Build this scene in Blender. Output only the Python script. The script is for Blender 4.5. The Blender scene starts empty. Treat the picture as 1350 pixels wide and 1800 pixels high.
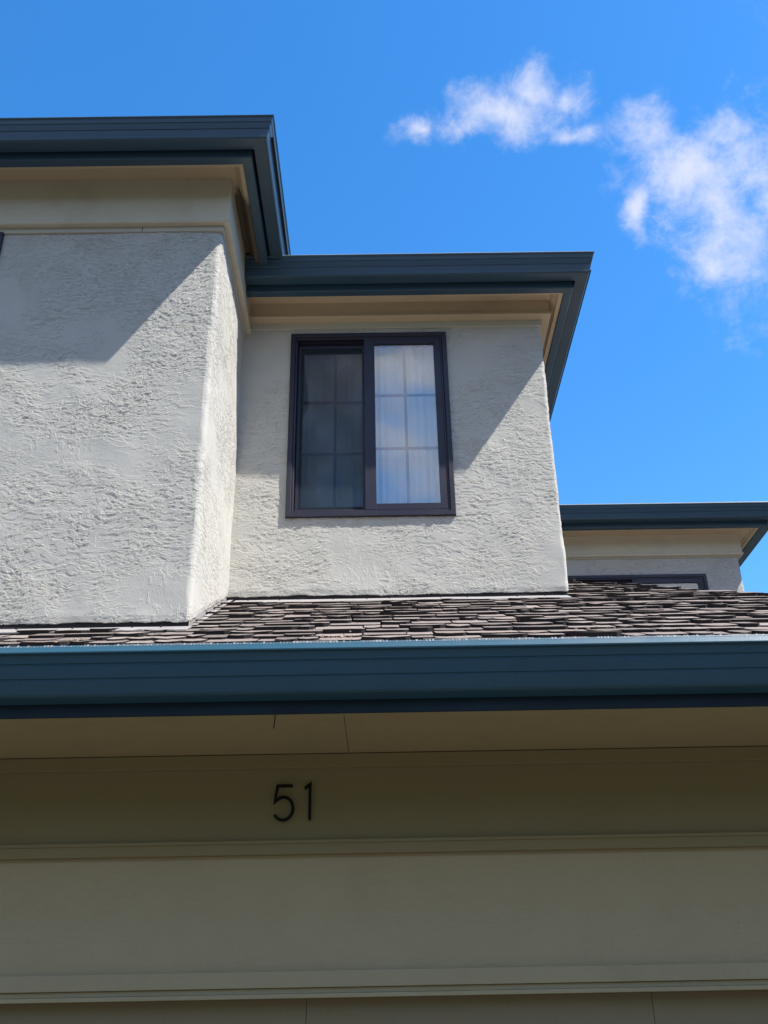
import bpy, bmesh, math, random
from mathutils import Vector, Matrix, noise
random.seed(51)
C = bpy.context.scene
R = math.radians

# ------------------------------------------------------------------ camera
F_PX, PITCH, YAW, ROLL = 1724.2, R(27.726), R(0.4375), R(-1.084)
fw = Vector((math.sin(YAW)*math.cos(PITCH), math.cos(YAW)*math.cos(PITCH), math.sin(PITCH)))
rt0 = Vector((math.cos(YAW), -math.sin(YAW), 0)); up0 = rt0.cross(fw)
rt = rt0*math.cos(ROLL) + up0*math.sin(ROLL); up = up0*math.cos(ROLL) - rt0*math.sin(ROLL)
cam_d = bpy.data.cameras.new('camera'); cam = bpy.data.objects.new('camera', cam_d)
C.collection.objects.link(cam); C.camera = cam
cam.matrix_world = Matrix(((rt.x, up.x, -fw.x, 0), (rt.y, up.y, -fw.y, 0), (rt.z, up.z, -fw.z, 1.5), (0, 0, 0, 1)))
cam_d.sensor_fit = 'VERTICAL'; cam_d.sensor_height = 24; cam_d.lens = F_PX/1800*24
cam_d.clip_start = 0.05; cam_d.clip_end = 2000

# ------------------------------------------------------------------ sun, sky
SUN = Vector((0.665, -0.29, 1.0)).normalized()
sd = bpy.data.lights.new('sun', 'SUN'); sd.energy = 3.5; sd.angle = R(0.55); sd.color = (1.0, 0.955, 0.89)
so = bpy.data.objects.new('sun', sd); C.collection.objects.link(so)
so.rotation_euler = SUN.to_track_quat('Z', 'Y').to_euler(); so.location = (6, -3, 12)
C.view_settings.view_transform = 'Standard'; C.view_settings.look = 'None'
C.view_settings.exposure = 1.25; C.view_settings.gamma = 1; C.view_settings.use_curve_mapping = False
C.cycles.max_bounces = 6; C.cycles.transparent_max_bounces = 12
C.cycles.use_denoising = True


class NT:
    """tiny node-tree builder"""
    def __init__(s, tree): s.t = tree; s.n = tree.nodes; s.l = tree.links
    def new(s, kind, **kw):
        n = s.n.new(kind)
        for k, v in kw.items(): setattr(n, k, v)
        return n
    def put(s, sock, v):
        if isinstance(v, bpy.types.NodeSocket): s.l.new(v, sock)
        elif v is not None: sock.default_value = v
    def math(s, op, a, b=None, c=None, clamp=False):
        n = s.new('ShaderNodeMath', operation=op, use_clamp=clamp)
        s.put(n.inputs[0], a); s.put(n.inputs[1], b); s.put(n.inputs[2], c); return n.outputs[0]
    def vmath(s, op, a, b=None, scale=None):
        n = s.new('ShaderNodeVectorMath', operation=op)
        s.put(n.inputs[0], a); s.put(n.inputs[1], b)
        if scale is not None: s.put(n.inputs['Scale'], scale)
        return n.outputs['Value'] if op in ('DOT_PRODUCT', 'LENGTH') else n.outputs[0]
    def noise(s, vec, scale, detail=4, rough=.55, dist=0, out=0):
        n = s.new('ShaderNodeTexNoise'); s.put(n.inputs['Vector'], vec)
        n.inputs['Scale'].default_value = scale; n.inputs['Detail'].default_value = detail
        n.inputs['Roughness'].default_value = rough; n.inputs['Distortion'].default_value = dist
        return n.outputs[out]
    def mapr(s, v, a, b, c=0., d=1., kind='SMOOTHSTEP'):
        n = s.new('ShaderNodeMapRange', interpolation_type=kind)
        for i, x in enumerate((v, a, b, c, d)): s.put(n.inputs[i], x)
        return n.outputs[0]
    def mapping(s, vec, scale=(1, 1, 1), rot=(0, 0, 0), loc=(0, 0, 0)):
        n = s.new('ShaderNodeMapping'); s.put(n.inputs[0], vec)
        n.inputs['Scale'].default_value = scale; n.inputs['Rotation'].default_value = rot
        n.inputs['Location'].default_value = loc; return n.outputs[0]
    def mix(s, f, a, b, blend='MIX'):
        n = s.new('ShaderNodeMix', data_type='RGBA', blend_type=blend)
        s.put(n.inputs[0], f)
        for i, v in ((6, a), (7, b)):
            if isinstance(v, tuple): v = (*v[:3], 1)
            s.put(n.inputs[i], v)
        return n.outputs[2]


world = bpy.data.worlds.new('World'); C.world = world; world.use_nodes = True
w = NT(world.node_tree); w.n.clear()
sky = w.new('ShaderNodeTexSky', sky_type='NISHITA', sun_disc=False)
sky.sun_elevation = math.asin(SUN.z); sky.sun_rotation = math.atan2(SUN.x, SUN.y)
sky.altitude = 0; sky.air_density = 1.0; sky.dust_density = 0.2; sky.ozone_density = 3.0
hs = w.new('ShaderNodeHueSaturation'); w.put(hs.inputs['Color'], sky.outputs[0])
hs.inputs['Saturation'].default_value = 1.32; hs.inputs['Hue'].default_value = 0.501
tc = w.new('ShaderNodeTexCoord'); D = tc.outputs['Generated']
# directions in the plane tangent to one fixed direction of the sky (1 unit = 1/1724 rad)
dz = w.vmath('DOT_PRODUCT', D, tuple(fw))
dzs = w.math('MAXIMUM', dz, 0.05)
px = w.math('MULTIPLY_ADD', w.math('DIVIDE', w.vmath('DOT_PRODUCT', D, tuple(rt)), dzs), F_PX, 675)
py = w.math('MULTIPLY_ADD', w.math('DIVIDE', w.vmath('DOT_PRODUCT', D, tuple(up)), dzs), -F_PX, 900)
wx = w.math('MULTIPLY_ADD', w.math('SUBTRACT', w.noise(D, 14, 3), .5), 90, px)
wy = w.math('MULTIPLY_ADD', w.math('SUBTRACT', w.noise(w.mapping(D, loc=(3, 7, 1)), 14, 3), .5), 90, py)
blobs = [(875, 205, 115, 52), (945, 150, 62, 46), (800, 218, 80, 36), (1003, 160, 40, 36), (1010, 228, 46, 24), (735, 220, 46, 26),
         (1150, 232, 66, 56), (1215, 290, 95, 80), (1300, 250, 100, 55), (1300, 430, 105, 110), (1260, 360, 85, 95),
         (1125, 380, 22, 60), (1345, 330, 70, 120), (1420, 300, 120, 200), (1560, 380, 160, 120), (1240, 470, 50, 40)]
fld = None
for cx, cy, a, b in blobs:
    e = w.math('SQRT', w.math('ADD', w.math('POWER', w.math('DIVIDE', w.math('SUBTRACT', wx, cx), a), 2.),
                              w.math('POWER', w.math('DIVIDE', w.math('SUBTRACT', wy, cy), b), 2.)))
    e = w.math('SUBTRACT', 1.0, e)
    if fld is None: fld = e
    else: fld = w.math('SMOOTH_MAX', fld, e, 0.25)
fb = w.noise(w.mapping(D, rot=(0, .3, .4), scale=(1, 1, 1.15)), 24, 12, .66, .25)
fine = w.math('MULTIPLY', w.math('SUBTRACT', fb, .5), 3.3)
big = w.math('MULTIPLY', w.math('SUBTRACT', w.noise(w.mapping(D, loc=(2, 5, 1)), 9, 4, .5), .5), 1.6)
dens = w.mapr(w.math('ADD', w.math('ADD', fld, fine), big), -.42, 1.5)
dens = w.math('MULTIPLY', dens, w.mapr(w.noise(w.mapping(D, loc=(7, 5, 1)), 30, 10, .65), .3, .6, .72, 1.0))
dens = w.math('MULTIPLY', dens, w.mapr(dz, .2, .4))
# scattered cumulus over the half of the sky behind the photographer
cb = w.noise(w.mapping(D, scale=(1, 1, 2.2)), 2.6, 8, .6, .3)
sy = w.new('ShaderNodeSeparateXYZ'); w.put(sy.inputs[0], D)
back = w.math('MULTIPLY', w.mapr(cb, .40, .62), w.mapr(sy.outputs[1], .0, -.4))
cl = w.math('MULTIPLY', dens, .9)
CLOUD = (2.6, 2.75, 3.3, 1)
col = w.mix(cl, hs.outputs[0], CLOUD)
col = w.mix(w.math('MULTIPLY', back, .9), col, (3.6, 3.5, 3.6, 1))
bg = w.new('ShaderNodeBackground'); w.put(bg.inputs[0], col); bg.inputs[1].default_value = 0.13
wo = w.new('ShaderNodeOutputWorld'); w.l.new(bg.outputs[0], wo.inputs[0])

# ------------------------------------------------------------------ materials
def mat(name):
    m = bpy.data.materials.new(name); m.use_nodes = True
    t = NT(m.node_tree); p = t.n['Principled BSDF']
    co = t.new('ShaderNodeTexCoord').outputs['Object']
    return m, t, p, co
def bump(t, p, h, dist, strength=1.0, prev=None):
    b = t.new('ShaderNodeBump'); b.inputs['Strength'].default_value = strength; b.inputs['Distance'].default_value = dist
    t.put(b.inputs['Height'], h)
    if prev is not None: t.put(b.inputs['Normal'], prev)
    t.l.new(b.outputs[0], p.inputs['Normal']); return b.outputs[0]

def stucco(name, base, depth=.006, disp=0):
    m, t, p, co = mat(name)
    warp = t.vmath('MULTIPLY_ADD' if False else 'ADD', co, t.vmath('SCALE', t.vmath('SUBTRACT', t.noise(co, 3.2, 3, out=1), (.5, .5, .5)), scale=.16))
    # trowelled skips: plateaus with torn, mostly level edges
    a = t.noise(t.mapping(warp, scale=(10.5, 10.5, 31)), 1.6, 7, .56, .5)
    b = t.noise(t.mapping(warp, scale=(19, 19, 36), loc=(4, 2, 9)), 1.9, 5, .56, .6)
    c = t.noise(t.mapping(warp, scale=(24, 24, 11), loc=(1, 8, 3)), 1.4, 5, .56, .4)
    st1 = t.mapr(a, .49, .525); st2 = t.mapr(b, .50, .54); st3 = t.mapr(c, .54, .58)
    pa = t.mapr(t.noise(co, 2.1, 2), .36, .52); pb = t.mapr(t.noise(t.mapping(co, loc=(5, 5, 5)), 2.7, 2), .44, .58)
    pc = t.mapr(t.noise(t.mapping(co, loc=(9, 1, 5)), 2.3, 2), .52, .62)
    h = t.math('ADD', t.math('MULTIPLY', st1, pa), t.math('MULTIPLY', t.math('MULTIPLY', st2, pb), .85))
    h = t.math('ADD', h, t.math('MULTIPLY', t.math('MULTIPLY', st3, pc), .6))
    h = t.math('ADD', h, t.math('MULTIPLY', t.noise(co, 55, 5, .6), .28))
    h = t.math('ADD', h, t.math('MULTIPLY', t.noise(co, 9, 3, .6), .7))
    if disp:
        d = t.new('ShaderNodeDisplacement'); d.inputs['Midlevel'].default_value = .9; d.inputs['Scale'].default_value = disp
        t.put(d.inputs['Height'], h); t.l.new(d.outputs[0], t.n['Material Output'].inputs['Displacement']); m.displacement_method = 'BOTH'
        bump(t, p, t.noise(co, 160, 4, .7), .0012, 1.0)
    else: bump(t, p, h, depth, 1.0)
    dirt = t.mapr(t.noise(t.mapping(co, scale=(1.5, 1.5, .7)), 1.7, 6, .65), .42, .75)
    col = t.mix(t.math('MULTIPLY', dirt, .16), base, tuple(x*.72 for x in base))
    col = t.mix(t.mapr(t.noise(co, 140, 3, .7), .35, .7, 0, .12), col, tuple(x*.8 for x in base))
    pits = t.mapr(t.noise(co, 60, 2), .74, .78, 0, .5)
    col = t.mix(pits, col, tuple(x*.45 for x in base))
    t.put(p.inputs['Base Color'], col); p.inputs['Roughness'].default_value = .93
    p.inputs['Specular IOR Level'].default_value = .25
    return m

def paint(name, base, rough=.55, grain=(2, 2, 60), dirtc=None, dirt=.25, gd=.0006, spec=.4, gmix=.12):
    m, t, p, co = mat(name)
    g = t.noise(t.mapping(co, scale=grain), 6, 5, .6)
    n2 = t.noise(co, 2.3, 6, .65)
    bump(t, p, t.math('ADD', g, t.math('MULTIPLY', t.noise(co, 5, 3), 3)), gd, 1)
    col = t.mix(t.mapr(n2, .45, .8, 0, dirt), base, dirtc or tuple(x*.6 for x in base))
    col = t.mix(t.mapr(g, .45, .7, 0, gmix), col, tuple(x*.62 for x in base))
    t.put(p.inputs['Base Color'], col)
    t.put(p.inputs['Roughness'], t.mapr(n2, .3, .7, rough-.07, rough+.12))
    p.inputs['Specular IOR Level'].default_value = spec
    return m

M = {}
M['stucco'] = stucco('painted_stucco', (.495, .483, .438), .0030, .0023)
M['stucco_far'] = stucco('painted_stucco_far', (.47, .455, .41), .0025)
M['stucco_low'] = stucco('painted_stucco_fine', (.46, .385, .23), .0005)
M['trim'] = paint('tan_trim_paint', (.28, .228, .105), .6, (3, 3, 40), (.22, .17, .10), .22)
M['soffit'] = paint('tan_soffit_paint', (.42, .335, .17), .6, (3, 3, 3), (.22, .17, .10), .22)
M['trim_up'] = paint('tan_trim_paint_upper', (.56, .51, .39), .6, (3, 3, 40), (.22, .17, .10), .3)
M['strip'] = paint('pale_trim_paint', (.46, .44, .36), .6, (3, 3, 40), (.3, .26, .2), .25)
M['blue'] = paint('blue_gutter_paint', (.025, .090, .130), .38, (40, 40, 2), (.016, .038, .055), .35, .0004, .5, .4)
M['blue_up'] = paint('slate_gutter_paint', (.029, .066, .100), .4, (40, 40, 2), (.018, .04, .058), .35, .0004, .5, .4)
M['blue_shaded'] = paint('shaded_fascia_paint', (.010, .027, .040), .6, (40, 40, 2), (.01, .02, .03), .35, .0004, .3, .3)  # gutter blue darkened: shade under the gutter is put into the fascia colour
M['warm'] = paint('warm_tan_paint', (.50, .40, .265), .6, (3, 3, 40), (.22, .17, .10), .3)
M['frame'] = paint('dark_window_vinyl', (.020, .018, .031), .42, (2, 2, 2), (.05, .045, .05), .15, .0002)
M['muntin'] = paint('mauve_grid_vinyl', (.12, .10, .15), .5, (2, 2, 2), None, .1, .0002)
M['flash'] = paint('grey_flashing', (.33, .31, .30), .5, (20, 20, 3), (.16, .14, .13), .6, .001)
M['felt'] = paint('black_felt', (.02, .018, .022), .9)
M['black'] = paint('black_metal', (.005, .005, .006), .6, spec=.2)
M['alu'] = paint('mill_aluminium', (.50, .54, .58), .5, (30, 30, 3), (.3, .3, .3), .5, .0004)
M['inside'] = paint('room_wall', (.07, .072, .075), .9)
M['door'] = paint('garage_door_paint', (.24, .195, .105), .6, (40, 40, 2), (.25, .2, .12), .25)

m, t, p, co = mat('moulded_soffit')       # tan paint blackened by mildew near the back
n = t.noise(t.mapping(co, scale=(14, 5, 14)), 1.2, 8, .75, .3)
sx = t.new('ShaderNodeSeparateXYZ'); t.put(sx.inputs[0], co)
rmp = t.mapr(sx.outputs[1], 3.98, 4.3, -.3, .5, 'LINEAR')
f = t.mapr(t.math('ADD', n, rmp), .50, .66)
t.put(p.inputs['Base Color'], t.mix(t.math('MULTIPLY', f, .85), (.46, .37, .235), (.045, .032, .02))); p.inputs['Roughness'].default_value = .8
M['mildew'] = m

m, t, p, co = mat('asphalt_shingle')
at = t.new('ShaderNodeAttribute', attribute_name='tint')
g = t.noise(co, 420, 3, .7); g2 = t.noise(co, 24, 5, .6)
base = t.mix(at.outputs['Fac'], (.085, .064, .050), (.30, .24, .195))
base = t.mix(t.mapr(g, .35, .7, 0, .5), base, (.36, .31, .30))
base = t.mix(t.mapr(g2, .5, .75, 0, .45), base, (.07, .055, .05))
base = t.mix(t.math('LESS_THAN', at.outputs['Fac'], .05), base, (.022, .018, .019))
t.put(p.inputs['Base Color'], base); p.inputs['Roughness'].default_value = .95
bump(t, p, t.math('ADD', g, t.math('MULTIPLY', g2, 2)), .003)
M['shingle'] = m

m, t, p, co = mat('window_glass')
t.n.remove(p); out = t.n['Material Output']
tr = t.new('ShaderNodeBsdfTransparent'); tr.inputs[0].default_value = (.955, .98, .985, 1)
gl = t.new('ShaderNodeBsdfGlossy'); gl.inputs['Roughness'].default_value = .03; gl.inputs[0].default_value = (1, 1, 1, 1)
bp = t.new('ShaderNodeBump'); bp.inputs['Distance'].default_value = .004; bp.inputs['Strength'].default_value = .4
t.put(bp.inputs['Height'], t.noise(co, 2.2, 2)); t.l.new(bp.outputs[0], gl.inputs['Normal'])
lw = t.new('ShaderNodeLayerWeight'); lw.inputs[0].default_value = .5
refl = t.math('MULTIPLY_ADD', t.math('POWER', lw.outputs['Facing'], 4.), .8, .115)
mx = t.new('ShaderNodeMixShader'); t.l.new(refl, mx.inputs[0]); t.l.new(tr.outputs[0], mx.inputs[1]); t.l.new(gl.outputs[0], mx.inputs[2])
t.l.new(mx.outputs[0], out.inputs[0]); M['glass'] = m

m, t, p, co = mat('insect_screen')
t.n.remove(p); out = t.n['Material Output']
tr = t.new('ShaderNodeBsdfTransparent'); df = t.new('ShaderNodeBsdfDiffuse'); df.inputs[0].default_value = (.03, .04, .05, 1)
mx = t.new('ShaderNodeMixShader')
t.put(mx.inputs[0], t.mapr(t.noise(t.mapping(co, scale=(1, 1, .6)), 5, 4), .3, .7, .58, .72))
t.l.new(tr.outputs[0], mx.inputs[1]); t.l.new(df.outputs[0], mx.inputs[2]); t.l.new(mx.outputs[0], out.inputs[0]); M['screen'] = m

m, t, p, co = mat('sheer_curtain')
f = t.noise(t.mapping(co, scale=(22, 22, .5)), 1, 4, .6)
t.put(p.inputs['Base Color'], t.mix(t.mapr(f, .35, .7), (.60, .63, .67), (.70, .73, .76))); p.inputs['Roughness'].default_value = .9
M['curtain'] = m

m, t, p, co = mat('asphalt')
n = t.noise(co, 60, 5, .7); n2 = t.noise(co, .7, 5, .6)
t.put(p.inputs['Base Color'], t.mix(n2, t.mix(n, (.035, .034, .033), (.075, .072, .068)), (.085, .08, .07))); p.inputs['Roughness'].default_value = .9
M['asphalt'] = m
m, t, p, co = mat('leaf_litter')
t.put(p.inputs['Base Color'], t.mix(t.noise(co, 90, 2), (.42, .33, .16), (.6, .55, .42))); M['litter'] = m

# ------------------------------------------------------------------ mesh helpers
def link(name, bm, m, parent=None, smooth=False, recalc=True):
    if recalc: bmesh.ops.recalc_face_normals(bm, faces=bm.faces)
    me = bpy.data.meshes.new(name); bm.to_mesh(me); bm.free(); me.materials.append(m)
    if smooth:
        for f_ in me.polygons: f_.use_smooth = True
    o = bpy.data.objects.new(name, me); C.collection.objects.link(o)
    if parent is not None: o.parent = parent
    return o
def thing(name, label, cat, group=None):
    o = bpy.data.objects.new(name, None); C.collection.objects.link(o); o.empty_display_size = .3
    o['label'] = label; o['category'] = cat
    if group: o['group'] = group
    return o
def box(bm, x0, x1, y0, y1, z0, z1, bev=0.0):
    vs = [bm.verts.new(v) for v in ((x0, y0, z0), (x1, y0, z0), (x1, y1, z0), (x0, y1, z0), (x0, y0, z1), (x1, y0, z1), (x1, y1, z1), (x0, y1, z1))]
    fs = [bm.faces.new([vs[i] for i in q]) for q in ((0, 3, 2, 1), (4, 5, 6, 7), (0, 1, 5, 4), (1, 2, 6, 5), (2, 3, 7, 6), (3, 0, 4, 7))]
    if bev:
        es = set(e for f_ in fs for e in f_.edges)
        bmesh.ops.bevel(bm, geom=list(es), offset=bev, segments=2, profile=.6, affect='EDGES')
def boxes(name, lst, m, parent, bev=.002):
    bm = bmesh.new()
    for b in lst: box(bm, *b, bev=bev)
    return link(name, bm, m, parent)
def miters(path):
    ns = []
    for a, b in zip(path, path[1:]):
        d = (Vector(b)-Vector(a)).normalized(); ns.append(Vector((d.y, -d.x)))
    out = [ns[0]]
    for n1, n2 in zip(ns, ns[1:]): out.append((n1+n2)/(1+n1.dot(n2)))
    out.append(ns[-1]); return out
def sweep(name, path, prof, m, parent, closed=True, jitter=0.0, step=.25, seed=0):
    """profile of (outward, z) points carried along a wall line, mitred at its corners"""
    ms = miters(path); bm = bmesh.new(); rings = []
    pts = []
    for i, (a, b) in enumerate(zip(path, path[1:])):
        A, B = Vector(a), Vector(b); L = (B-A).length; k = max(1, int(L/step)) if jitter else 1
        for j in range(k): pts.append((A.lerp(B, j/k), None, i, j/k))
    pts.append((Vector(path[-1]), None, len(path)-1, 0))
    for P, _, i, f_ in pts:
        ring = []
        n_seg = None
        if f_ == 0: mm = ms[i]
        else:
            d = (Vector(path[i+1])-Vector(path[i])).normalized(); mm = Vector((d.y, -d.x))
        s = P.x*1.3+P.y*2.1+seed
        jz = jitter*noise.noise(Vector((s*1.1, seed, 0))); jo = jitter*.6*noise.noise(Vector((s*1.7, seed, 5)))
        for o_, z in prof:
            q = P+mm*(o_+jo*(1 if o_ > 0.01 else 0)); ring.append(bm.verts.new((q.x, q.y, z+jz)))
        rings.append(ring)
    n = len(prof)
    for r0, r1 in zip(rings, rings[1:]):
        for j in range(n if closed else n-1):
            bm.faces.new((r0[j], r1[j], r1[(j+1) % n], r0[(j+1) % n]))
    if closed:
        bm.faces.new(rings[0]); bm.faces.new(rings[-1][::-1])
    return link(name, bm, m, parent)

def wall(name, path, zfun, ztop, m, parent, opening=None, rad=.03, du=.03, dn=.0035, ragged=.006, base_seed=0.):
    """stucco wall along a path with softly rounded corners, hand-floated unevenness and a torn lower edge"""
    P = []   # (pos2, normal2)
    ms = miters(path)
    for i, (a, b) in enumerate(zip(path, path[1:])):
        A, B = Vector(a), Vector(b); d = (B-A).normalized(); n_ = Vector((d.y, -d.x))
        s0 = rad if i > 0 else 0; s1 = rad if i < len(path)-2 else 0
        L = (B-A).length; us = []
        u = s0
        while u < L-s1-1e-6: us.append(u); u += du
        us.append(L-s1)
        if opening and i == opening[0]:
            for e in opening[1:3]:
                k = min(range(len(us)), key=lambda q: abs(us[q]-e)); us[k] = e
        for u in us: P.append((A+d*u, n_, i, u))
        if s1:
            d2 = (Vector(path[i+2])-B).normalized(); n2 = Vector((d2.y, -d2.x)); cen = B-n_*rad-d*rad
            sgn = 1
            for k in range(1, 5):
                th = k/5; nn = (n_*math.cos(th*math.pi/2)+n2*math.sin(th*math.pi/2)).normalized()
                P.append((cen+nn*rad, nn, -1, 0))
    bm = bmesh.new(); cols = []
    for pos, n_, i, u in P:
        zb = zfun(pos.x, pos.y); k = max(8, int((ztop-zb)/du)); zs = [zb+(ztop-zb)*j/k for j in range(k+1)]
        if opening:
            for e in opening[3:5]:
                q = min(range(len(zs)), key=lambda r: abs(zs[r]-e)); zs[q] = e
        cols.append((pos, n_, i, u, zs))
    nz = max(len(c[4]) for c in cols)
    same = len(set(len(c[4]) for c in cols)) == 1
    if not same:
        cols = [(p_, n_, i, u, [z[0]+(z[-1]-z[0])*j/(nz-1) for j in range(nz)]) for p_, n_, i, u, z in cols]
        if opening:
            for c_ in cols:
                for e in opening[3:5]:
                    q = min(range(nz), key=lambda r: abs(c_[4][r]-e)); c_[4][q] = e
    V = []
    for pos, n_, i, u, zs in cols:
        col = []
        for j, z in enumerate(zs):
            v = Vector((pos.x*1.0+base_seed, pos.y*1.0, z))
            dsp = dn*(noise.noise(v*2.3)*1.4+noise.noise(v*7)*.8)
            if i == -1 or (u < .001): dsp += dn*1.2*noise.noise(v*11)
            zz = z
            if j == 0: zz += ragged*(noise.noise(v*9)+.7*noise.noise(v*31)); dsp -= .004
            if j == 1: dsp += .003*noise.noise(v*13)
            q = pos+n_*dsp; col.append(bm.verts.new((q.x, q.y, zz)))
        V.append((i, u, zs, col))
    for (i0, u0, z0, c0), (i1, u1, z1, c1) in zip(V, V[1:]):
        for j in range(len(c0)-1):
            if opening and i0 == opening[0] and i1 in (opening[0], -1):
                if u0 >= opening[1]-1e-4 and u1 <= opening[2]+1e-4 and i1 == i0 and z0[j] >= opening[3]-1e-4 and z0[j+1] <= opening[4]+1e-4: continue
            bm.faces.new((c0[j], c1[j], c1[j+1], c0[j+1]))
    # return of the plaster at its lower edge
    low = [c_[3][0] for c_ in V]; back = []
    for (pos, n_, i, u, zs), v in zip(cols, low):
        back.append(bm.verts.new((v.co.x-n_.x*.025, v.co.y-n_.y*.025, v.co.z+.006)))
    for k in range(len(low)-1): bm.faces.new((low[k+1], low[k], back[k], back[k+1]))
    o = link(name, bm, m, parent, smooth=True, recalc=False)
    if du < .05:
        sb = o.modifiers.new('fine', 'SUBSURF'); sb.subdivision_type = 'SIMPLE'; sb.levels = 0; sb.render_levels = 3
    return o

# ------------------------------------------------------------------ key planes (metres)
YG = 4.25                       # garage front
Y1, Y2 = 4.07, 5.02             # fronts of the two upper bays
X1, X2 = -.834, 1.06            # their right-hand corners
GY, GZ, SL = 3.481, 2.789, .543  # garage gutter lip and roof slope
XC = 3.59                       # gutter corner on the right
def roofz(y): return GZ-.040+SL*(y-GY)

# ------------------------------------------------------------------ ground
bm = bmesh.new(); box(bm, -150, 150, -150, 150, -.8, -.5); g = link('ground', bm, M['asphalt']); g['kind'] = 'structure'

bm = bmesh.new(); rows = []  # unseen ring of slopes, added to block low sky light on the garage
for j in range(13):
    row = []
    for i in range(101):
        a = R(90+360*i/100); hf = .3+.7*min(1, max(0, .75-math.sin(a))/.5); rr = 22+4*j; k = min(1, j/3); x = rr*math.cos(a); y = rr*math.sin(a); v = Vector((x, y, 0))
        rr += 1.5*noise.noise(v*.2)
        row.append(bm.verts.new((rr*math.cos(a), rr*math.sin(a), -.55+hf*k*(12.5+.4*j+2.4*noise.noise(v*.11)+1.2*noise.noise(v*.5)))))
    rows.append(row)
for a, b in zip(rows, rows[1:]):
    for q in range(100): bm.faces.new((a[q], b[q], b[q+1], a[q+1]))
m, t, p, co = mat('sky_blocker_green'); t.put(p.inputs['Base Color'], t.mix(t.noise(co, 1.2, 6, .7), (.02, .03, .012), (.075, .09, .04))); p.inputs['Roughness'].default_value = 1
h_ = link('added_sky_blocker', bm, m, smooth=True); h_['kind'] = 'structure'

# ------------------------------------------------------------------ generic eave set
def eave(parent, path, zt, soff, fb, ft, mildew=False, fr=.04, strip_z=None, side=.08, tm=None):
    tm = tm or M['trim_up']
    """gutter, fascia, soffit and frieze along one roof edge (side eaves reach `side` less far than the front one)"""
    go = .39; zb = zt-.14; n = len(path)
    op = [path[0]]+[(p_[0]-side, p_[1]) for p_ in path[1:]]
    # gutter: rolled bead lip, face leaning inward with pressed lines, flat bottom
    bead = [(go-.007+.007*math.cos(R(a)), zt-.007+.007*math.sin(R(a))) for a in (160, 120, 80, 40, 0, -40, -80)]
    prof = bead+[(go-.008, zt-.018), (go-.013, zt-.040), (go-.017, zt-.042), (go-.018, zt-.046), (go-.015, zt-.050), (go-.024, zt-.078), (go-.028, zt-.080), (go-.029, zt-.084), (go-.026, zt-.088),
            (go-.034, zb+.022), (go-.037, zb+.008), (go-.043, zb+.001), (go-.050, zb), (.276, zb), (.274, zb+.01), (.272, zt-.03), (go-.020, zt-.03), (go-.016, zt-.012)]
    gut = sweep('gutter', op, prof, M['blue_up'], parent)
    sweep('gutter_guard', op, [(go-.009, zt-.004), (go-.009, zt+.006), (go-.030, zt+.008), (go-.030, zt+.004), (go-.013, zt-.004)], M['alu'], parent, jitter=.0015, step=.3, seed=4)
    zf = zb-.045
    sweep('fascia', op, [(.262, zt-.02), (.262, zf+.004), (.258, zf), (.214, zf), (.210, zf+.004), (.210, zt-.02)], M['blue_up'], parent)
    mt = M['mildew'] if mildew else M['warm']
    sweep('soffit', op, [(.2095, zf+.012), (.185, zf+.014), (.181, zf+.030), (.155, soff-.012), (.150, soff), (fr-.004, soff), (fr-.004, soff+.02), (.2095, soff+.02)], mt, parent, jitter=.002, step=.4, seed=3)
    sweep('frieze_board', path, [(-.02, ft), (fr, ft), (fr, fb+.030), (fr+.007, fb+.024), (fr+.008, fb+.006), (fr+.002, fb), (-.02, fb)], tm, parent, jitter=.003, step=.5, seed=8)
    if strip_z:
        sweep('trim_strip', path, [(-.02, fb-.0005), (.012, fb-.0005), (.012, strip_z), (.009, strip_z-.002), (-.02, strip_z-.002)], M['strip'], parent, jitter=.002, step=.5, seed=1)
    return gut

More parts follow.
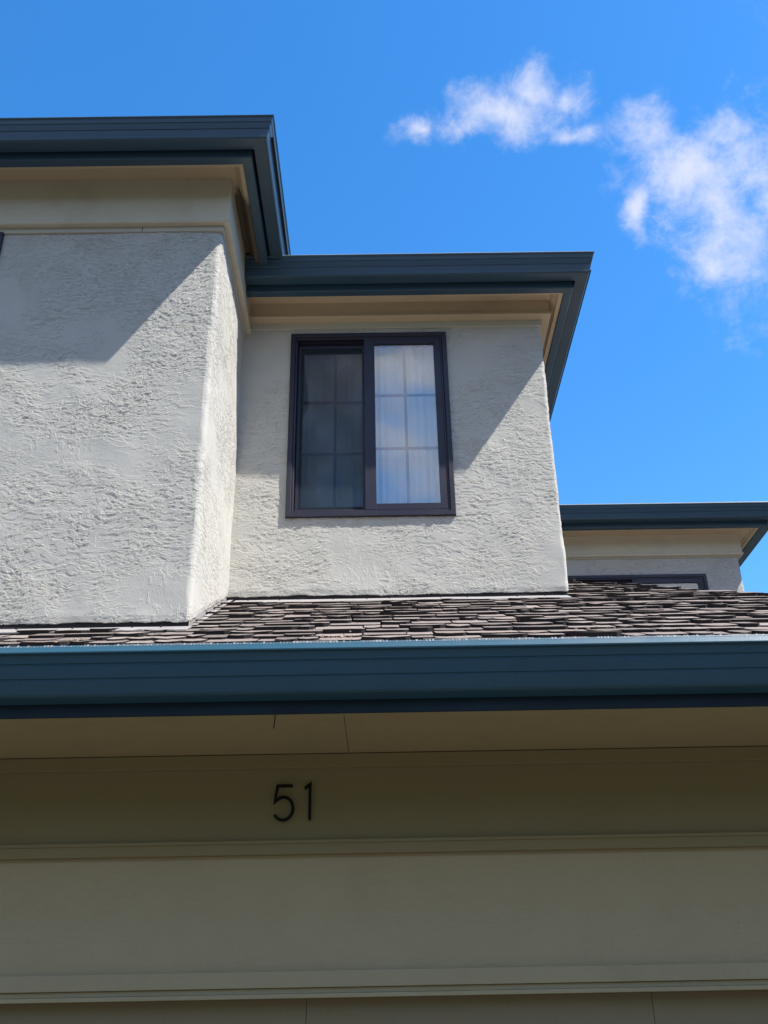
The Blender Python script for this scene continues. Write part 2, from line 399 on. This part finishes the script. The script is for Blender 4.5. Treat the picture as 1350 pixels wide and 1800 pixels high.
# shingles ------------------------------------------------------------
def shingles(name, parent, x0, x1, y0, z0, y1, inside, slope=SL, expo=.118, seed=1, thick=(.010, .022), xdir=Vector((1, 0, 0)), ydir=Vector((0, 1, 0)), org=Vector((0, 0, 0))):
    rnd = random.Random(seed); bm = bmesh.new(); lay = bm.faces.layers.float.new('tint')
    c = 1/math.sqrt(1+slope*slope); n_ = Vector((0, -slope*c, c))
    def W(x, y, z):
        v = Vector((x, y, z)); return org+xdir*v.x+ydir*v.y+Vector((0, 0, v.z))
    s = -.03; row = 0; L = (y1-y0)/c
    while s < L:
        x = x0-rnd.random()*.3
        while x < x1:
            wd = rnd.choice((.07, .09, .12, .14, .17, .2))*rnd.uniform(.85, 1.15)
            off = rnd.choice((0, 0, .022, .035))*rnd.uniform(.6, 1.2)-.01
            th = rnd.uniform(*thick); sa = s+off; sb = s+expo+.08
            if row == 0: sa = .004+rnd.uniform(0, .012)
            lift = rnd.uniform(.003, .008)
            ch = rnd.uniform(.010, .028); ch2 = rnd.uniform(.010, .028)
            cx = x+wd/2; yy = y0+(s+.07)*c
            if inside(cx, yy):
                outl = [(x+.002, sb), (x+.002, sa+ch*.9), (x+ch, sa+rnd.uniform(-.002, .002)), (x+wd*.5, sa+rnd.uniform(-.004, .004)), (x+wd-ch2, sa+rnd.uniform(-.002, .002)), (x+wd-.002, sa+ch2*.9), (x+wd-.002, sb)]
                up_, lo_ = [], []
                curl = rnd.uniform(-.002, .005)
                for (a, b) in outl:
                    f_ = (sb-b)/(sb-sa+1e-6); hh = (lift+curl*abs((a-cx)/wd*2))*f_
                    base = Vector((a, y0+b*c, z0+b*c*slope))
                    l = base+n_*hh; u_ = base+n_*(hh+th*(.35+.65*f_))
                    lo_.append(bm.verts.new(W(*l))); up_.append(bm.verts.new(W(*u_)))
                tint = rnd.random()**1.2
                bm.faces.new(up_[::-1])[lay] = .15+.85*tint; fs = []
                for k in range(len(outl)-1): fs.append(bm.faces.new((lo_[k], lo_[k+1], up_[k+1], up_[k])))
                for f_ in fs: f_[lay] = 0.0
            x += wd+rnd.uniform(.0, .004)
        s += expo*rnd.uniform(.97, 1.03); row += 1
    # deck underneath
    return link(name, bm, M['shingle'], parent, recalc=True)

def sheet(name, pts, m, parent, th=.02):
    bm = bmesh.new(); a = [bm.verts.new(p_) for p_ in pts]; b = [bm.verts.new((p_[0], p_[1], p_[2]-th)) for p_ in pts]
    bm.faces.new(a); bm.faces.new(b[::-1]); n = len(a)
    for k in range(n): bm.faces.new((a[k], b[k], b[(k+1) % n], a[(k+1) % n]))
    return link(name, bm, m, parent)

# ------------------------------------------------------------------ window
def window(parent, x0, x1, z0, z1, yw, mull=(-.07, -.003), curtain=True, screen=True, slider=True, room=1.0, simple=False):
    yf = yw-.018; casing = .032
    bm = bmesh.new()
    # mitred outer casing: two stepped rings
    def ring(xa, xb, za, zb, wdt, ya, yb, bev=.003):
        o = [(xa, za), (xb, za), (xb, zb), (xa, zb)]; i_ = [(xa+wdt, za+wdt), (xb-wdt, za+wdt), (xb-wdt, zb-wdt), (xa+wdt, zb-wdt)]
        vo = [bm.verts.new((a, ya+bev, b)) for a, b in o]; vi = [bm.verts.new((a, ya+bev, b)) for a, b in i_]
        vo2 = [bm.verts.new((a+bev*(1 if a == xa else -1), ya, b+bev*(1 if b == za else -1))) for a, b in o]
        vi2 = [bm.verts.new((a-bev*(1 if a == xa+wdt else -1), ya, b-bev*(1 if b == za+wdt else -1))) for a, b in i_]
        vob = [bm.verts.new((a, yb, b)) for a, b in o]; vib = [bm.verts.new((a, yb, b)) for a, b in i_]
        for k in range(4):
            j = (k+1) % 4
            for q in ((vo[k], vo[j], vo2[j], vo2[k]), (vo2[k], vo2[j], vi2[j], vi2[k]), (vi2[k], vi2[j], vi[j], vi[k]), (vi[k], vi[j], vib[j], vib[k]), (vob[k], vob[j], vo[j], vo[k])):
                bm.faces.new(q)
    ring(x0, x1, z0, z1, .030, yf, yw+.06)
    ring(x0+.030, x1-.030, z0+.030, z1-.030, .014, yf+.007, yw+.11)
    for wx_ in (x0+.12, x1-.12): box(bm, wx_-.018, wx_+.018, yf-.003, yf+.001, z0-.001, z0+.006)
    win = link('window', bm, M['frame'], parent)
    xa, xb, za, zb = x0+.044, x1-.044, z0+.044, z1-.044
    def sash(name, a, b, c_, d, y, wdt, side=None):
        nonlocal bm
        bm = bmesh.new(); wl = wdt if side != 'l' else mull[1]-mull[0]
        box(bm, a, a+wl, y, y+.03, c_, d, .002); box(bm, b-wdt, b, y, y+.03, c_, d, .002)
        box(bm, a+wl, b-wdt, y+.001, y+.029, c_, c_+wdt, .002); box(bm, a+wl, b-wdt, y+.001, y+.029, d-wdt, d, .002)
        s_ = link(name, bm, M['frame'], win)
        return (a+wl, b-wdt, c_+wdt, d-wdt, y+.012)
    xm0, xm1 = mull
    # right-hand fixed light stands forward, the left-hand slider sits deeper behind its insect screen
    r_ = sash('sash', xm0, xb, za, zb, yf+.008, .040, 'l')
    l_ = sash('sash', xa, xm1-.01, za+.006, zb-.03, yf+.052, .038)
    for (a, b, c_, d, y) in (r_, l_):
        boxes('pane', [(a-.003, b+.003, y, y+.004, c_-.003, d+.003)], M['glass'], win, 0)
        lst = [((a+b)/2-.009, (a+b)/2+.009, y+.007, y+.013, c_, d)]
        for k in (1, 2):
            zc = c_+(d-c_)*k/3; lst += [(a, (a+b)/2-.009, y+.0075, y+.0125, zc-.009, zc+.009), ((a+b)/2+.009, b, y+.0075, y+.0125, zc-.009, zc+.009)]
        boxes('grid_bars', lst, M['muntin'], win, 0)
    # track rails over the slider
    boxes('track', [(xa+.001, xm0-.001, yf+.030, yf+.034, zb-.014, zb-.010), (xa+.001, xm0-.001, yf+.044, yf+.048, zb-.022, zb-.017), (xa+.001, xm0-.001, yf+.05, yw+.1, zb-.03+.002, zb-.001)], M['frame'], win, 0)
    if screen:
        a, b = xa+.006, xm0-.001; c_, d = za+.004, zb-.034; y = yf+.036
        boxes('screen_frame', [(a, a+.016, y, y+.009, c_, d), (b-.012, b, y, y+.009, c_, d), (a+.016, b-.012, y+.001, y+.008, c_, c_+.016), (a+.016, b-.012, y+.001, y+.008, d-.016, d)], M['frame'], win, .001)
        bm = bmesh.new(); bm.faces.new([bm.verts.new(v) for v in ((a+.015, y+.004, c_+.015), (b-.011, y+.004, c_+.015), (b-.011, y+.004, d-.015), (a+.015, y+.004, d-.015))])
        link('insect_screen', bm, M['screen'], win)
    # pleated curtain and the room behind
    bm = bmesh.new(); K = 120; vs = []
    for k in range(K+1):
        x = xa+(xb-xa)*k/K; y = yw+.085+.003*math.sin(k*.9+2*math.sin(k*.17))+.006*math.sin(k*.31)
        vs.append((bm.verts.new((x, y, z0+.012)), bm.verts.new((x, y+.004*math.sin(k*.7), z1-.012))))
    for a, b in zip(vs, vs[1:]): bm.faces.new((a[0], b[0], b[1], a[1]))
    if curtain: link('curtain', bm, M['curtain'], win, smooth=True)
    else: bm.free()
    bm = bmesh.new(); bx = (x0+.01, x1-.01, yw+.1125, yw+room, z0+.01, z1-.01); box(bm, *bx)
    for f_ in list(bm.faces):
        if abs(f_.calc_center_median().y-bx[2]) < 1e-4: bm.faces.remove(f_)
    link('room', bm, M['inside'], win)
    return win

# ================================================================== HOUSE
house = thing('house', 'pale stucco house with blue gutters, two upper bays and a tan garage front numbered 51', 'house')

# lower storey
ZS = 2.553
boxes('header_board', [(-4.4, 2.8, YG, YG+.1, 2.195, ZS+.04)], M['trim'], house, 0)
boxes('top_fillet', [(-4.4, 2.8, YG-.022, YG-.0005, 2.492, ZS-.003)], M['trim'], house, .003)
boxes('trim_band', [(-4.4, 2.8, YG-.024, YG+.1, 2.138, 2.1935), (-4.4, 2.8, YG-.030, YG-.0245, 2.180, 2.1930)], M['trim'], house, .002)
bm = bmesh.new(); box(bm, -4.4, 2.8, YG+.004, YG+.1, 1.702, 2.1375); link('lower_stucco_panel', bm, M['stucco_low'], house)
M['head'] = paint('garage_trim_paint', (.42, .355, .205), .6, (3, 3, 40), (.2, .17, .12), .25)
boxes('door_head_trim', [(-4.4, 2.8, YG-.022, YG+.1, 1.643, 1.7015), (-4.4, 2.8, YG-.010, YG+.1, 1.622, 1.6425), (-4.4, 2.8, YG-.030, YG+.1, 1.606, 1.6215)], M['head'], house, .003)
# garage door: flat sections with upright joints
door = boxes('garage_door', [(a, b, YG+.035, YG+.08, -.49, 1.6055) for a, b in ((-4.3, -3.0106), (-3.009, -1.6586), (-1.657, -.3076), (-.306, 1.0444), (1.046, 2.395), (2.398, 2.79))], M['door'], house, .0015)
for q in ((2.8, 2.9), (-4.55, -4.4)): boxes('garage_side_wall', [(*q, YG-.05, 7.6, -.5, ZS-.003)], M['stucco_low'], house, 0)
boxes('rear_wall', [(-4.4, 2.8, 7.5, 7.6, -.5, ZS)], M['stucco_low'], house, 0)

gpath = [(-4.7, YG), (2.82, YG), (2.82, 7.6)]
GL = YG-GY                                           # reach of the gutter lip
sweep('garage_gutter', gpath, [(GL-.026, GZ+.001), (GL-.020, GZ+.004), (GL, GZ-.028), (GL-.001, GZ-.033), (GL-.012, GZ-.036), (GL-.020, GZ-.066), (GL-.024, GZ-.068), (GL-.025, GZ-.073), (GL-.021, GZ-.077),
                      (GL-.034, GZ-.120), (GL-.038, GZ-.122), (GL-.039, GZ-.127), (GL-.035, GZ-.131), (GL-.047, GZ-.164), (GL-.052, GZ-.176), (GL-.060, GZ-.183), (.660, GZ-.196), (.656, GZ-.18), (.653, GZ-.04), (GL-.03, GZ-.045)], M['blue'], house)
sweep('garage_fascia', gpath, [(.648, GZ-.05), (.648, ZS-.004), (.644, ZS-.008), (.642, ZS-.008), (.638, ZS-.006), (.638, GZ-.05)], M['blue_shaded'], house)
sweep('garage_soffit', gpath, [(.637, ZS-.006), (.615, ZS-.007), (.612, ZS), (.0005, ZS), (.0005, ZS+.02), (.637, ZS+.02)], M['soffit'], house)
# open butt joint in the soffit boards and a splinter hanging from the edge
boxes('soffit_joint', [(-.1398, -.1382, YG-.60, YG-.03, ZS-.0012, ZS+.001)], M['felt'], house, 0)
# gutter guard mesh: a toothed strip behind the lip
bm = bmesh.new(); x = -4.6
while x < 3.5:
    a = x; b = x+.007+random.uniform(-.001, .001); hz = random.uniform(.004, .008)
    vs = [bm.verts.new(v) for v in ((a, GY+.014, GZ-.003), (b, GY+.014, GZ-.003), (b, GY+.024, GZ+hz), (a, GY+.024, GZ+hz))]; bm.faces.new(vs)
    x += .0125
bm2 = bm; ext = bmesh.ops.extrude_face_region(bm2, geom=list(bm2.faces)); bmesh.ops.translate(bm2, verts=[v for v in ext['geom'] if isinstance(v, bmesh.types.BMVert)], vec=(0, .003, 0))
link('gutter_guard', bm2, M['flash'], house)

boxes('board_joint', [(-1.272, -1.269, Y1-.0135, Y1-.011, 5.403, 5.4335)], M['felt'], house, 0)

# main roof
HX = XC+GY
def inroof(x, y): return x+y < HX+.02 and x > -4.7
def inside_main(x, y):
    if not inroof(x, y): return False
    if x < X1-.03 and y > Y1-.045: return False
    if x < X2-.03 and y > Y2-.045: return False
    return True
RY = 7.0
roof = sheet('roof_deck', [(-4.7, GY+.03, roofz(GY+.03)-.006), (XC-.04, GY+.03, roofz(GY+.03)-.006), (HX-RY, RY, roofz(RY)-.006), (-4.7, RY, roofz(RY)-.006)], M['felt'], house)
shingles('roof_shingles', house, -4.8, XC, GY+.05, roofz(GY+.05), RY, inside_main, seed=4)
# right-hand hip plane
sheet('roof_deck', [(XC-.03, GY+.04, roofz(GY+.03)-.006), (XC-.03, 7.6, roofz(GY+.03)-.006), (HX-RY, 7.6, roofz(RY)-.006), (HX-RY, RY, roofz(RY)-.006)], M['felt'], house)
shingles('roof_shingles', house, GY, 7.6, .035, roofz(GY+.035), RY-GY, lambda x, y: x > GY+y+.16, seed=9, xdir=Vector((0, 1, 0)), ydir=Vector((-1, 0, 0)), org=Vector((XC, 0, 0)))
# flashings where the bays meet the roof
def flashing(x0, x1, yw, seed):
    bm = bmesh.new(); rows = []; n = int((x1-x0)/.08)
    for k in range(n+1):
        x = x0+(x1-x0)*k/n; v = Vector((x*2, seed, 0)); wv = .004*noise.noise(v*2)
        y_o = yw-.14+.006*noise.noise(v*3)
        rows.append([bm.verts.new(q) for q in ((x, y_o, roofz(y_o)+.022+wv), (x, yw-.03, roofz(yw-.03)+.020+wv*.5), (x, yw+.012, roofz(yw)+.020))])
    for a, b in zip(rows, rows[1:]):
        for j in range(2): bm.faces.new((a[j], b[j], b[j+1], a[j+1]))
    ext = bmesh.ops.extrude_face_region(bm, geom=list(bm.faces)); bmesh.ops.translate(bm, verts=[v for v in ext['geom'] if isinstance(v, bmesh.types.BMVert)], vec=(0, .001, -.005))
    fl = link('flashing', bm, M['flash'], house)
    x = x0+.07
    while x < x1:
        bm = bmesh.new(); bmesh.ops.create_icosphere(bm, subdivisions=1, radius=.0055, matrix=Matrix.Translation((x, yw-.05, roofz(yw-.05)+.023))); link('nail_head', bm, M['felt'], fl); x += random.uniform(.12, .3)
flashing(-4.5, X1+.012, Y1, 2); flashing(X1+.05, X2-.02, Y2, 7)
boxes('wall_base_felt', [(-4.5, X1-.012, Y1+.010, Y1+.06, roofz(Y1)-.05, roofz(Y1)+.12), (X1, X2-.012, Y2+.010, Y2+.06, roofz(Y2)-.05, roofz(Y2)+.12)], M['felt'], house, 0)
bm = bmesh.new(); n = 7                                # step flashing up the side of the left bay
for k in range(n):
    ya = Y1+.0+k*.135; yb = ya+.17
    vs = [bm.verts.new(v) for v in ((X1-.008+.001*(k % 2), ya, roofz(ya)+.005), (X1-.008+.001*(k % 2), yb, roofz(yb)+.005), (X1-.008+.001*(k % 2), yb, roofz(yb)+.045), (X1-.008+.001*(k % 2), ya, roofz(ya)+.045))]; bm.faces.new(vs)
    v2 = [bm.verts.new(v) for v in ((X1+.004, ya, roofz(ya)+.022), (X1+.03, ya, roofz(ya)+.022), (X1+.03, yb, roofz(yb)+.018), (X1+.004, yb, roofz(yb)+.018))]; bm.faces.new(v2)
link('step_flashing', bm, M['flash'], house)

# upper bays
path1 = [(-4.4, Y1), (X1, Y1), (X1, 7.4)]
W1 = (-3.18, -2.030, 4.09, 5.408)
W2 = (-.531, .454, 4.106, 5.424)
def zb1(x, y): return roofz(y)+.040
wall('bay_wall', path1, zb1, 5.50, M['stucco'], house, opening=(0, W1[0]+4.4+.02, W1[1]+4.4-.02, W1[2]+.02, W1[3]-.02), base_seed=0)
path2 = [(X1-.02, Y2), (X2, Y2), (X2, 7.4)]
wall('bay_wall', path2, zb1, 5.56, M['stucco'], house, opening=(0, W2[0]-X1+.02+.02, W2[1]-X1+.02-.02, W2[2]+.02, W2[3]-.02), base_seed=3.3, rad=.022)
eave(house, path1, 5.869, 5.765, 5.435, 5.78, mildew=True, strip_z=5.402, fr=.038)
eave(house, [(X1+.002, Y2), (X2, Y2), (X2, 7.4)], 5.742, 5.632, 5.512, 5.65, strip_z=5.466, fr=.06, tm=M['warm'])
window(house, *W1, Y1, mull=((W1[0]+W1[1])/2-.03, (W1[0]+W1[1])/2+.03))
window(house, *W2, Y2)
boxes('bay_rear_wall', [(-4.38, X2-.02, 7.35, 7.42, 2.6, 5.6)], M['stucco_low'], house, 0)

def hiproof(parent, x0, x1, y0, y1, z, slope=.22, seed=3, ov=.30):
    """low hipped roof whose courses start in the gutter"""
    xa, xb, ya, yb = x0-ov, x1+ov, y0-ov, y1
    hw = min((xb-xa)/2, (yb-ya)/2); zr = z+hw*slope
    bm = bmesh.new()
    A = [(xa, ya, z), (xb, ya, z), (xb, yb, z), (xa, yb, z)]; r0 = ((xa+hw), ya+hw, zr); r1 = (xb-hw, ya+hw, zr); r2 = (xb-hw, yb, zr); r3 = (xa+hw, yb, zr)
    va = [bm.verts.new(v) for v in A]; q = [bm.verts.new(v) for v in (r0, r1, r2, r3)]
    bm.faces.new((va[0], va[1], q[1], q[0])); bm.faces.new((va[1], va[2], q[2], q[1])); bm.faces.new((va[3], va[0], q[0], q[3]))
    bm.faces.new((q[0], q[1], q[2], q[3])); bm.faces.new(va[::-1])
    bmesh.ops.remove_doubles(bm, verts=bm.verts, dist=1e-4)
    link('upper_roof', bm, M['felt'], parent)
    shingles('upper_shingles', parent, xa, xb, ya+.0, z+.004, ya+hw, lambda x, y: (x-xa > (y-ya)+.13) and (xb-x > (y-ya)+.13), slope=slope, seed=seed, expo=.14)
hiproof(house, -4.4, X1, Y1, 7.4, 5.869-.075, seed=5)
hiproof(house, X1+.45, X2, Y2, 7.4, 5.742-.075, seed=6)

# ================================================================== NEIGHBOUR
Y3, X3 = 8.39, 3.40
nb = thing('house', 'neighbouring stucco house mostly hidden behind the shingle slope on the right', 'house')
path3 = [(.2, Y3), (X3, Y3), (X3, 12)]
W3 = (1.72, 3.057, 3.88, 5.2)
wall('stucco_wall', path3, lambda x, y: -.5, 5.56, M['stucco_far'], nb, opening=(0, W3[0]-.2+.02, W3[1]-.2-.02, W3[2]+.02, W3[3]-.02), base_seed=6.1, du=.06)
eave(nb, path3, 5.755, 5.60, 5.385, 5.64, strip_z=5.372, fr=.03, side=.04)
window(nb, *W3, Y3, mull=(2.36, 2.42), curtain=False)
hiproof(nb, .2, X3, Y3, 12, 5.755-.05, seed=12)
boxes('rear_wall', [(.2, X3-.02, 11.9, 11.98, -.5, 5.56), (.2, .26, Y3+.06, 11.9, -.5, 5.56)], M['stucco_low'], nb, 0)

# ================================================================== HOUSE NUMBER
num = thing('house_number', 'slim black number 51 standing off the tan board above the garage', 'house number')
num.location = (-.38, YG, 2.27)
def stroke(name, pts, wdt=.0125, th=.007, yoff=-.022):
    """flat bar following a line of (x, z) points, stood off the board"""
    bm = bmesh.new(); L = []; Rr = []
    V = [Vector(q) for q in pts]
    for i, q in enumerate(V):
        d = ((V[min(i+1, len(V)-1)]-q).normalized() if i < len(V)-1 else Vector((0, 0)))+((q-V[i-1]).normalized() if i else Vector((0, 0)))
        d.normalize(); n_ = Vector((-d.y, d.x))
        k = 1.0
        if 0 < i < len(V)-1:
            c_ = abs(((q-V[i-1]).normalized()).dot(d)); k = 1/max(c_, .45)
        L.append(q+n_*wdt/2*k); Rr.append(q-n_*wdt/2*k)
    def mk(y): return [bm.verts.new((a.x, y, a.y)) for a in L], [bm.verts.new((a.x, y, a.y)) for a in Rr]
    l0, r0 = mk(yoff); l1, r1 = mk(yoff+th)
    for k in range(len(V)-1):
        for q in ((l0[k], l0[k+1], r0[k+1], r0[k]), (l1[k+1], l1[k], r1[k], r1[k+1]), (l0[k+1], l0[k], l1[k], l1[k+1]), (r0[k], r0[k+1], r1[k+1], r1[k])): bm.faces.new(q)
    for k in (0, len(V)-1): bm.faces.new((l0[k], r0[k], r1[k], l1[k]))
    for k in (0, len(V)//2, len(V)-1):                 # stand-off pins
        bmesh.ops.create_cone(bm, segments=8, radius1=.0028, radius2=.0028, depth=-yoff-.0005, cap_ends=True, matrix=Matrix.Translation((V[k].x, (yoff+th)/2+.0035, V[k].y)) @ Matrix.Rotation(R(90), 4, 'X'))
    return link(name, bm, M['black'], num)
ox, oz = num.location.x, num.location.z
P5 = [(-.3795, 2.4165), (-.441, 2.4165), (-.4525, 2.345)]
cx, cz, rx, rz = -.4155, 2.3225, .0415, .047
for k in range(0, 25):
    th = R(140-k*(140+148)/24); P5.append((cx+rx*math.cos(th), cz+rz*math.sin(th)))
P5 = P5[:2]+[(-.4515, 2.350)]+P5[4:]
stroke('digit', [(a-ox, b-oz) for a, b in P5])
stroke('digit', [(a-ox, b-oz) for a, b in [(-.3245, 2.405), (-.3035, 2.4215), (-.3035, 2.2765)]])

# ================================================================== small things lying about
bm = bmesh.new(); rnd = random.Random(8)
for _ in range(46):
    c0 = rnd.choice((-.18, -.12, .86, -1.2, -.25)); x = c0+rnd.gauss(0, .05); y = GY+.10+abs(rnd.gauss(0, .04)); z = roofz(y)+.034
    if c0 in (.86,): y += .12; z = roofz(y)+.034
    m4 = Matrix.Translation((x, y, z)) @ Matrix.Rotation(rnd.random()*6, 4, 'Z') @ Matrix.Diagonal((1.3, .7, .35, 1))
    bmesh.ops.create_icosphere(bm, subdivisions=1, radius=rnd.uniform(.003, .007), matrix=m4)
o = link('leaf_litter', bm, M['litter']); o['kind'] = 'stuff'; o['label'] = 'dry yellow leaf crumbs caught on the shingles above the gutter'; o['category'] = 'leaf litter'
bm = bmesh.new(); box(bm, -.0015, .0015, -.004, .004, -.05, .0, .0005)
o = link('twig', bm, M['black']); o.location = (-.395, YG-.632, ZS-.006); o.rotation_euler = (R(20), R(8), 0)
o['label'] = 'thin dark splinter hanging below the garage gutter above the number'; o['category'] = 'twig'
